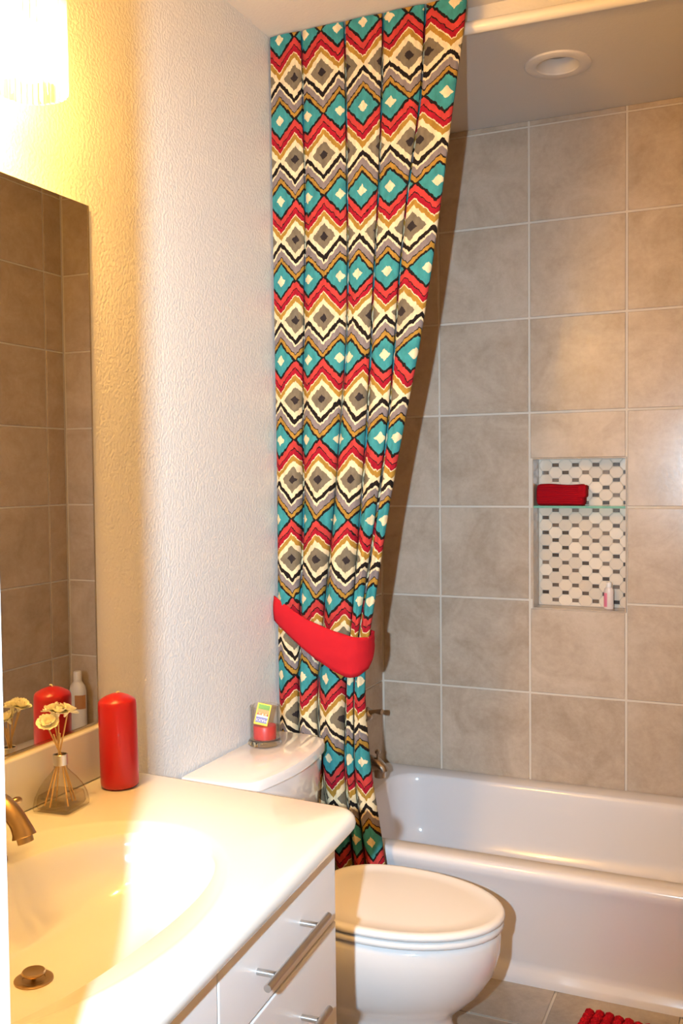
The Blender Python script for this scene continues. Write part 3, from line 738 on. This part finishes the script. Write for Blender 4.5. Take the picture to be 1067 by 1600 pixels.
# reed diffuser
dif = thing('reed_diffuser', 'square glass reed diffuser with cream paper flowers on the counter', 'diffuser', (.070, -1.892, CT+.0008), (0, 0, math.radians(6)))
def sqr(h, z, r): return rrect(-h, h, -h, h, r, z, 5)
prof = [(.036, 0, .006), (.0405, .003, .008), (.041, .010, .009), (.0385, .028, .011), (.033, .045, .013), (.025, .060, .013), (.017, .071, .012), (.0125, .079, .0118), (.0122, .092, .0118)]
obj('bottle', loft([sqr(h, z, r) for h, z, r in prof], True, False), MT['bottle_glass'], dif, smooth=40)
obj('fragrance_oil', loft([sqr(h, z, r) for h, z, r in [(.033, .005, .006), (.036, .010, .008), (.0345, .026, .01), (.0335, .030, .01)]]), MT['oil'], dif, smooth=40)
obj('collar', lathe([(.0128, .086), (.0142, .086), (.0142, .106), (.0128, .107), (.0115, .106), (.0115, .092)], 28, cap=False), MT['steel'], dif, smooth=40)
def flower(parent, c, tilt, r=.02, n=9):
    e = None
    bm = bmesh.new()
    for layer, (rr, nn, up_) in enumerate(((r, n, .25), (r*.78, n-1, .62), (r*.5, n-3, 1.05))):
        for i in range(nn):
            a = 2*PI*(i+.5*layer)/nn + random.uniform(-.15, .15); lf = up_ + random.uniform(-.12, .12)
            u = Vector((math.cos(a), math.sin(a), 0)); s = Vector((-math.sin(a), math.cos(a), 0))
            st = []
            for t, wd in ((.08, .10), (.4, .26), (.75, .34), (.95, .24), (1.0, .10)):
                rad = rr*t*math.cos(lf*t); hgt = rr*math.sin(lf*t)*t
                ctr = u*rad + Vector((0, 0, hgt + layer*.0015))
                st.append([bm.verts.new(ctr + s*rr*wd*k + Vector((0, 0, rr*.10*abs(k)*t))) for k in (-1, 0, 1)])
            for p, q in zip(st, st[1:]):
                bm.faces.new((p[0], p[1], q[1], q[0])); bm.faces.new((p[1], p[2], q[2], q[1]))
    lathe([(.0015, -.012), (.003, -.008), (.0045, -.001), (.003, .003)], 10, bm)
    o = obj('flower', bm, MT['petal'], parent, c, smooth=True)
    o.rotation_euler = tilt
    return o
heads = [((-.016, -.016, .168), (.45, .25, 0)), ((-.006, .004, .186), (.0, .2, .4)), ((.0, .026, .184), (-.45, .35, 0)), ((-.022, .010, .188), (-.1, -.3, .2))]
foots = [(.012, .020, .008), (-.02, .012, .008), (-.008, -.026, .008), (.022, -.010, .008)]
for (c, tl), ft in zip(heads, foots):
    obj('reed', tube([ft, (ft[0]*.15, ft[1]*.15, .098), (c[0], c[1], c[2]-.006)], .0015, 8), MT['reed'], dif, smooth=True)
    flower(dif, c, tl, .0225, 11)
for ft, c in (((-.024, -.02, .008), (.006, -.008, .150)), ((.015, .026, .008), (-.006, -.012, .148))):
    obj('reed', tube([ft, (ft[0]*.12, ft[1]*.12, .098), c], .0015, 8), MT['reed'], dif, smooth=True)
# candle jar with its candle and the match box standing in it
JX, JY, JZ = .066, -1.052, .7005
jar = thing('glass_jar', 'clear heavy-bottomed glass candle jar on the toilet tank lid', 'jar', (JX, JY, JZ))
obj('jar_wall', lathe([(.0405, .018), (.0405, .108), (.0385, .109), (.0375, .108), (.0375, .020)], 40, cap=False), MT['glass'], jar, smooth=50)
mg, ntg, bg = newmat('solid_glass'); bg.inputs['Transmission Weight'].default_value = 1; bg.inputs['Roughness'].default_value = .02; bg.inputs['IOR'].default_value = 1.45
obj('jar_base', lathe([(.042, 0), (.046, .003), (.0465, .009), (.044, .014), (.0405, .0178), (.036, .0182), (.03, .017)], 40), mg, jar, smooth=50)
jc = thing('jar_candle', 'short red candle inside the glass jar', 'candle', (JX, JY, JZ+.0185))
obj('wax', lathe([(.031, 0), (.0315, .002), (.0315, .033), (.030, .0355), (.012, .0362), (.002, .0362)], 32), MT['jar_wax'], jc, smooth=50)
obj('wick', tube([(0, .008, .036), (.0, .009, .043)], .0012, 6), MT['wick'], jc)
mbx = thing('match_box', 'small yellow and green match packet leaning inside the glass jar', 'match box', (JX-.005, JY-.0165, JZ+.0570))
# local: x across, z along the height, -y towards the camera
Wm, Hm, Tm = .0385, .059, .008
obj('sleeve', B((-Wm/2, -Tm/2, 0), (Wm/2, Tm/2, Hm)), MT['yellow_card'], mbx, bevel=.0006)
def patch(name, mat, x0, x1, z0, z1, t=.0003): return obj(name, B((x0, -Tm/2-t, z0), (x1, -Tm/2+.0004, z1)), mat, mbx)
patch('green_band', MT['green_card'], -.0160, .0160, .042, .0555)
patch('picture', MT['orange_card'], -.0160, .0160, .026, .042)
for k in range(7):
    x = -.0135+.0045*k; patch('picture_mark', MT['white_card' if k % 2 else 'red_wax'], x-.0012, x+.0014, .026+.003*((k*5) % 3), .031+.002*((k*3) % 3), .0005)
patch('white_band', MT['white_card'], -.0160, .0160, .021, .026)
patch('blue_band', MT['blue_card'], -.0160, .0160, .006, .021)
obj('striker', B((Wm/2-.0002, -Tm/2+.001, .002), (Wm/2+.0003, Tm/2-.001, Hm-.002)), MT['dark_card'], mbx)
cu = bpy.data.curves.new('lettering', 'FONT'); cu.body = 'MAXX'; cu.size = .0115; cu.align_x = 'CENTER'; cu.extrude = .0002; cu.space_character = 1.0
to = bpy.data.objects.new('tmp_text', cu); COL.objects.link(to)
bpy.context.view_layer.update()
tm = bpy.data.meshes.new_from_object(to.evaluated_get(bpy.context.evaluated_depsgraph_get())); bpy.data.objects.remove(to)
tm.materials.append(MT['white_card']); tm.name = 'lettering'
lt = bpy.data.objects.new('lettering', tm); COL.objects.link(lt); lt.parent = mbx
lt.rotation_euler = (PI/2, PI, 0); lt.location = (0, -Tm/2-.0004, .0165)
mbx.rotation_euler = (Matrix.Rotation(math.radians(29), 3, 'Z') @ Matrix.Rotation(math.radians(-22), 3, 'X') @ Matrix.Rotation(math.radians(14), 3, 'Y')).to_euler()
# glass shelf, washcloth, bottles
shf = thing('glass_shelf', 'green-edged glass shelf across the tiled niche', 'shelf', (NX0, .0, 1.318))
obj('shelf_pane', B((.0008, .006, 0), (NX1-NX0-.0008, .085, .0075)), MT['shelf_glass'], shf)
obj('shelf_edge', B((.0008, .0015, 0), (NX1-NX0-.0008, .006, .0075)), MT['shelf_edge'], shf)
wc = thing('washcloth', 'rolled red knitted washcloth on the glass shelf', 'washcloth', (.667, .043, 1.3257))
bm = bmesh.new(); NR = 40; NA = 28; rg = []
for i in range(NR+1):
    q = i/NR; x = -.083+.166*q
    e = min(1, min(q, 1-q)/.06); e = math.sqrt(1-(1-e)**2)
    r = []
    for j in range(NA):
        a = 2*PI*j/NA; c, s = math.cos(a), math.sin(a)
        yy = .032*math.copysign(abs(c)**.75, c)*(.72+.28*e); zz = .0375 + .0375*math.copysign(abs(s)**.6, s)*(.80+.20*e)
        k = .0012*math.sin(j*2*PI/NA*14)
        zz += .002*math.sin(q*7) * (s > 0)
        r.append((x, yy*(1+k*20), max(0, zz)))
    rg.append(r)
loft(rg, True, True, True, bm); obj('cloth_roll', bm, MT['red_knit'], wc, smooth=60)
bm = bmesh.new()
for s in range(9):          # knit ridges running along the roll
    z = .010+.0072*s; yv = -.0335 if 1 <= s <= 7 else -.0325
    tube([(-.078, yv, z), (-.03, yv-.0008, z+.001), (.03, yv, z), (.078, yv, z-.001)], .0024, 6, bm)
obj('knit_ridges', bm, MT['red_knit'], wc, smooth=True)
bm = bmesh.new(); loft([[(.060+x*.03, -.034+.002*y*0, .022+z*.05) for x, z, y in ((0, 0, 0), (1, 0.15, 0), (1, 1, 0), (0, 1, 0))], [(.060+x*.03, .020, .022+z*.05) for x, z in ((0, 0), (1, .15), (1, 1), (0, 1))]], bm=bm)
obj('cloth_end', bm, MT['red_knit'], wc, bevel=.006)
lb = thing('lotion_bottle', 'small pink and white bottle standing in the niche corner', 'bottle', (.829, .048, NZ0+.0005))
def ovr(a, b, z): return [(a*math.cos(2*PI*j/24), b*math.sin(2*PI*j/24), z) for j in range(24)]
obj('bottle_body', loft([ovr(.015, .010, 0), ovr(.0168, .012, .003), ovr(.0168, .012, .060), ovr(.0155, .011, .070), ovr(.010, .009, .076)]), MT['clear_plastic'], lb, smooth=50)
obj('bottle_label', loft([[(.0171*math.cos(a), .0123*math.sin(a), z) for a in [PI+PI*.42*i/8 for i in range(9)]] for z in (.008, .056)], False, False, False), MT['pink'], lb, smooth=True)
obj('bottle_cap', lathe([(.0098, .076), (.0100, .078), (.0100, .092), (.008, .094)], 20), MT['white_plastic'], lb, smooth=50)
sb = thing('shampoo_bottle', 'white bottle with orange label on the tub corner, seen in the mirror', 'bottle', (1.405, -.055, .3545))
obj('bottle_body', loft([ovr(.036, .026, 0), ovr(.040, .030, .004), ovr(.040, .030, .16), ovr(.036, .026, .185), ovr(.018, .018, .205)]), MT['white_plastic'], sb, smooth=50)
obj('bottle_cap', lathe([(.018, .205), (.018, .207), (.0175, .245), (.014, .25)], 20), MT['white_plastic'], sb, smooth=50)
obj('bottle_label', loft([[(.0405*math.cos(a), .0305*math.sin(a), z) for a in [PI+PI*.45*i/8 for i in range(9)]] for z in (.09, .15)], False, False, False), MT['orange_label'], sb, smooth=True)
# bath mat
mat_ = thing('bath_mat', 'red ribbed chenille bath mat on the floor by the tub', 'bath mat', (.900, -.822, .0006), (0, 0, math.radians(-6)))
obj('mat_backing', B((0, -.50, 0), (.56, 0, .006)), MT['red_mat'], mat_)
bm = bmesh.new(); rg = []
for i in range(61):
    q = i/60; y = -.5*q; r = .0125 + .0022*math.sin(i*2.1); r *= math.sqrt(max(.05, min(1, min(q, 1-q)/.015)))
    rg.append([(r*1.0*math.cos(2*PI*j/8), y, .0150 + r*.95*math.sin(2*PI*j/8)) for j in range(8)])
loft(rg, bm=bm); bmesh.ops.recalc_face_normals(bm, faces=bm.faces)
rme = bpy.data.meshes.new('chenille_rib'); bm.to_mesh(rme); bm.free(); rme.materials.append(MT['red_mat'])
for p in rme.polygons: p.use_smooth = True
for k in range(22):
    o = bpy.data.objects.new('chenille_rib', rme); COL.objects.link(o); o.parent = mat_
    o.location = (.012+.0254*k, random.uniform(-.004, .004), 0)
